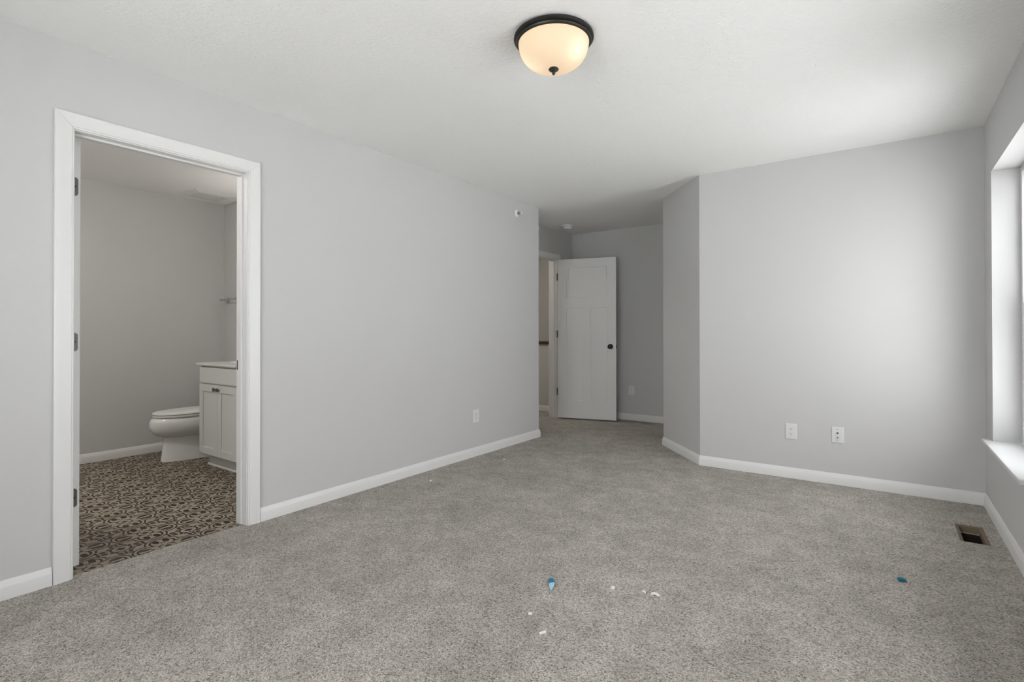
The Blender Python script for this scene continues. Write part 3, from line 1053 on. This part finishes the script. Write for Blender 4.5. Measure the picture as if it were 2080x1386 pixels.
# ------------------------------------------------------------------ bathroom fan grille
fg = empty('exhaust_fan', (-5.30, 2.395, H))
tag(fg, 'square white exhaust fan cover on the bathroom ceiling', 'exhaust fan')
bm = bm_new()
def sq(a, b, z): return [(-a, -b, z), (a, -b, z), (a, b, z), (-a, b, z)]
loft(bm, [sq(0.160, 0.175, 0.0), sq(0.160, 0.175, -0.006), sq(0.128, 0.142, -0.020), sq(0.118, 0.132, -0.020)], cap1=False)
obj('grille_frame', bm, 'plastic', fg)
bm = bm_new()
for i in range(7):
    y = -0.120 + i * 0.040
    box(bm, -0.119, 0.119, y - 0.0193, y + 0.0193, -0.021, -0.017)
obj('grille', bm, 'plastic', fg, bevel=0.0015)

# lamps that light the bathroom and the hall (both out of the photograph's sight)
vl = empty('vanity_light', (-4.385, YBR, 2.02))
tag(vl, 'three-shade light bar on the wall over the vanity', 'vanity light')
bm = bm_new(); box(bm, -0.28, 0.28, -0.025, 0.0, -0.03, 0.03)
obj('wall_plate', bm, 'chrome', vl, bevel=0.004)
M['bath_shade'] = lamp_glass('glowing_bath_shade', (1.0, 0.955, 0.89), 13.0)
for sx_ in (-0.2, 0.0, 0.2):
    bm = bm_new(); lathe(bm, [(0.010, 0.0), (0.010, 0.03)], 14, 'Z', (sx_, -0.10, -0.02)); box(bm, sx_ - 0.008, sx_ + 0.008, -0.108, -0.02, -0.008, 0.008)
    obj('arm', bm, 'chrome', vl)
    bm = bm_new(); lathe(bm, [(0.022, -0.02), (0.040, -0.05), (0.058, -0.11), (0.060, -0.13), (0.010, -0.125)], 28, 'Z', (sx_, -0.10, 0))
    obj('lamp_shade', bm, M['bath_shade'], vl, smooth=True)

bl = empty('bath_fill_light', (-4.35, 0.40, H))  # added lamp: front fill for vanity and toilet, no such fixture seen
tag(bl, 'added unseen round ceiling light filling the bathroom', 'ceiling light')
M['bath_fill_bowl'] = lamp_glass('glowing_bath_fill', (1.0, 0.955, 0.89), 92.0)
bm = bm_new(); lathe(bm, [(0.14, 0.0), (0.14, -0.02), (0.13, -0.024)], 32)
obj('canopy', bm, 'bronze', bl, smooth=True)
bm = bm_new(); lathe(bm, [(0.13, -0.022), (0.12, -0.06), (0.08, -0.09), (0.01, -0.10)], 32)
obj('glass_bowl', bm, M['bath_fill_bowl'], bl, smooth=True)

hl_ = empty('hall_light', (-4.6, 5.45, H))
tag(hl_, 'small round ceiling light in the hall', 'ceiling light')
M['hall_shade'] = lamp_glass('glowing_hall_shade', (1.0, 0.90, 0.79), 62.0)
bm = bm_new(); lathe(bm, [(0.13, 0.0), (0.13, -0.02), (0.12, -0.024)], 32)
obj('canopy', bm, 'bronze', hl_, smooth=True)
bm = bm_new(); lathe(bm, [(0.12, -0.022), (0.11, -0.06), (0.07, -0.09), (0.01, -0.10)], 32)
obj('glass_bowl', bm, M['hall_shade'], hl_, smooth=True)

# ------------------------------------------------------------------ scraps on the carpet
def crumb(name, loc, size, rz, mat, label, cat='scrap', group=None, seed=1, fold=0.0):
    rnd = random.Random(seed)
    bm = bm_new()
    a, b, h = size
    nn = 5
    for k in range(2):
        pass
    top_, bot_ = [], []
    for i in range(nn + 1):
        x = -a / 2 + a * i / nn
        zt = h + fold * math.sin(math.pi * i / nn)
        w0 = b / 2 * rnd.uniform(0.75, 1.05)
        w1 = b / 2 * rnd.uniform(0.75, 1.05)
        top_.append(((x, -w0, zt), (x, w1, zt + rnd.uniform(-0.001, 0.001))))
        bot_.append(((x, -w0, zt - h), (x, w1, zt - h)))
    rings = []
    for (t0, t1), (b0, b1) in zip(top_, bot_):
        rings.append([b0, b1, t1, t0])
    loft(bm, rings)
    o = obj(name, bm, mat)
    o.location = loc
    o.rotation_euler = (0, 0, rz)
    return tag(o, label, cat, group)

tp = empty('tape_scrap', (-1.213, 2.000, 0.0), math.radians(-52))
tag(tp, 'torn strip of blue painter tape lying on the carpet, mid foreground', 'tape scrap')
bm = bm_new()
rings = []
for x, w, z in ((-0.040, 0.006, 0.004), (-0.030, 0.010, 0.007), (-0.012, 0.0125, 0.006), (0.004, 0.012, 0.008), (0.018, 0.010, 0.011)):
    rings.append([(x, -w, z), (x, w, z + 0.002), (x, w, z + 0.0032), (x, -w, z + 0.0012)])
loft(bm, rings)
obj('tape_strip', bm, 'blue_tape', tp)
bm = bm_new()
rings = []
for x, y, w, z in ((0.017, 0.001, 0.011, 0.012), (0.032, -0.002, 0.0105, 0.009), (0.050, -0.006, 0.008, 0.005), (0.066, -0.010, 0.003, 0.003)):
    rings.append([(x, y - w, z), (x, y + w, z + 0.001), (x, y + w, z + 0.0022), (x, y - w, z + 0.0012)])
loft(bm, rings)
tag(obj('folded_end', bm, 'blue_tape_back', tp), 'pale folded end')

crumb('tape_scrap', (0.055, 2.929, 0.0), (0.026, 0.024, 0.010), 0.4, 'teal_scrap', 'tiny teal scrap on the carpet toward the floor vent', 'tape scrap', seed=2, fold=0.004)
G = 'white paper scraps on the carpet'
crumb('paper_scrap', (-0.972, 2.118, 0.0), (0.014, 0.014, 0.007), 0.2, 'paper', 'tiny round white scrap right of the blue tape', group=G, seed=3)
crumb('paper_scrap', (-0.848, 2.160, 0.0), (0.017, 0.007, 0.006), -0.3, 'paper', 'curled white sliver just left of the bent white scrap', group=G, seed=4, fold=0.004)
crumb('paper_scrap', (-0.800, 2.165, 0.0), (0.034, 0.011, 0.005), 0.15, 'paper', 'bent white paper strip, rightmost of the white scraps', group=G, seed=5, fold=0.006)
crumb('paper_scrap', (-1.150, 1.734, 0.0), (0.014, 0.010, 0.006), 0.5, 'paper', 'small square white scrap below the blue tape', group=G, seed=6)
crumb('paper_scrap', (-1.041, 1.653, 0.0), (0.026, 0.010, 0.006), 1.05, 'paper', 'oblong white scrap, nearest to the viewer', group=G, seed=7)
crumb('paper_scrap', (-2.783, 2.850, 0.0), (0.012, 0.020, 0.006), 0.5, 'paper', 'small white scrap nearest the long wall baseboard, right of the bathroom doorway', group=G, seed=8)
crumb('paper_scrap', (-2.723, 3.697, 0.0), (0.022, 0.012, 0.005), 0.6, 'paper', 'white scrap farthest back, on the carpet before the alcove', group=G, seed=9)
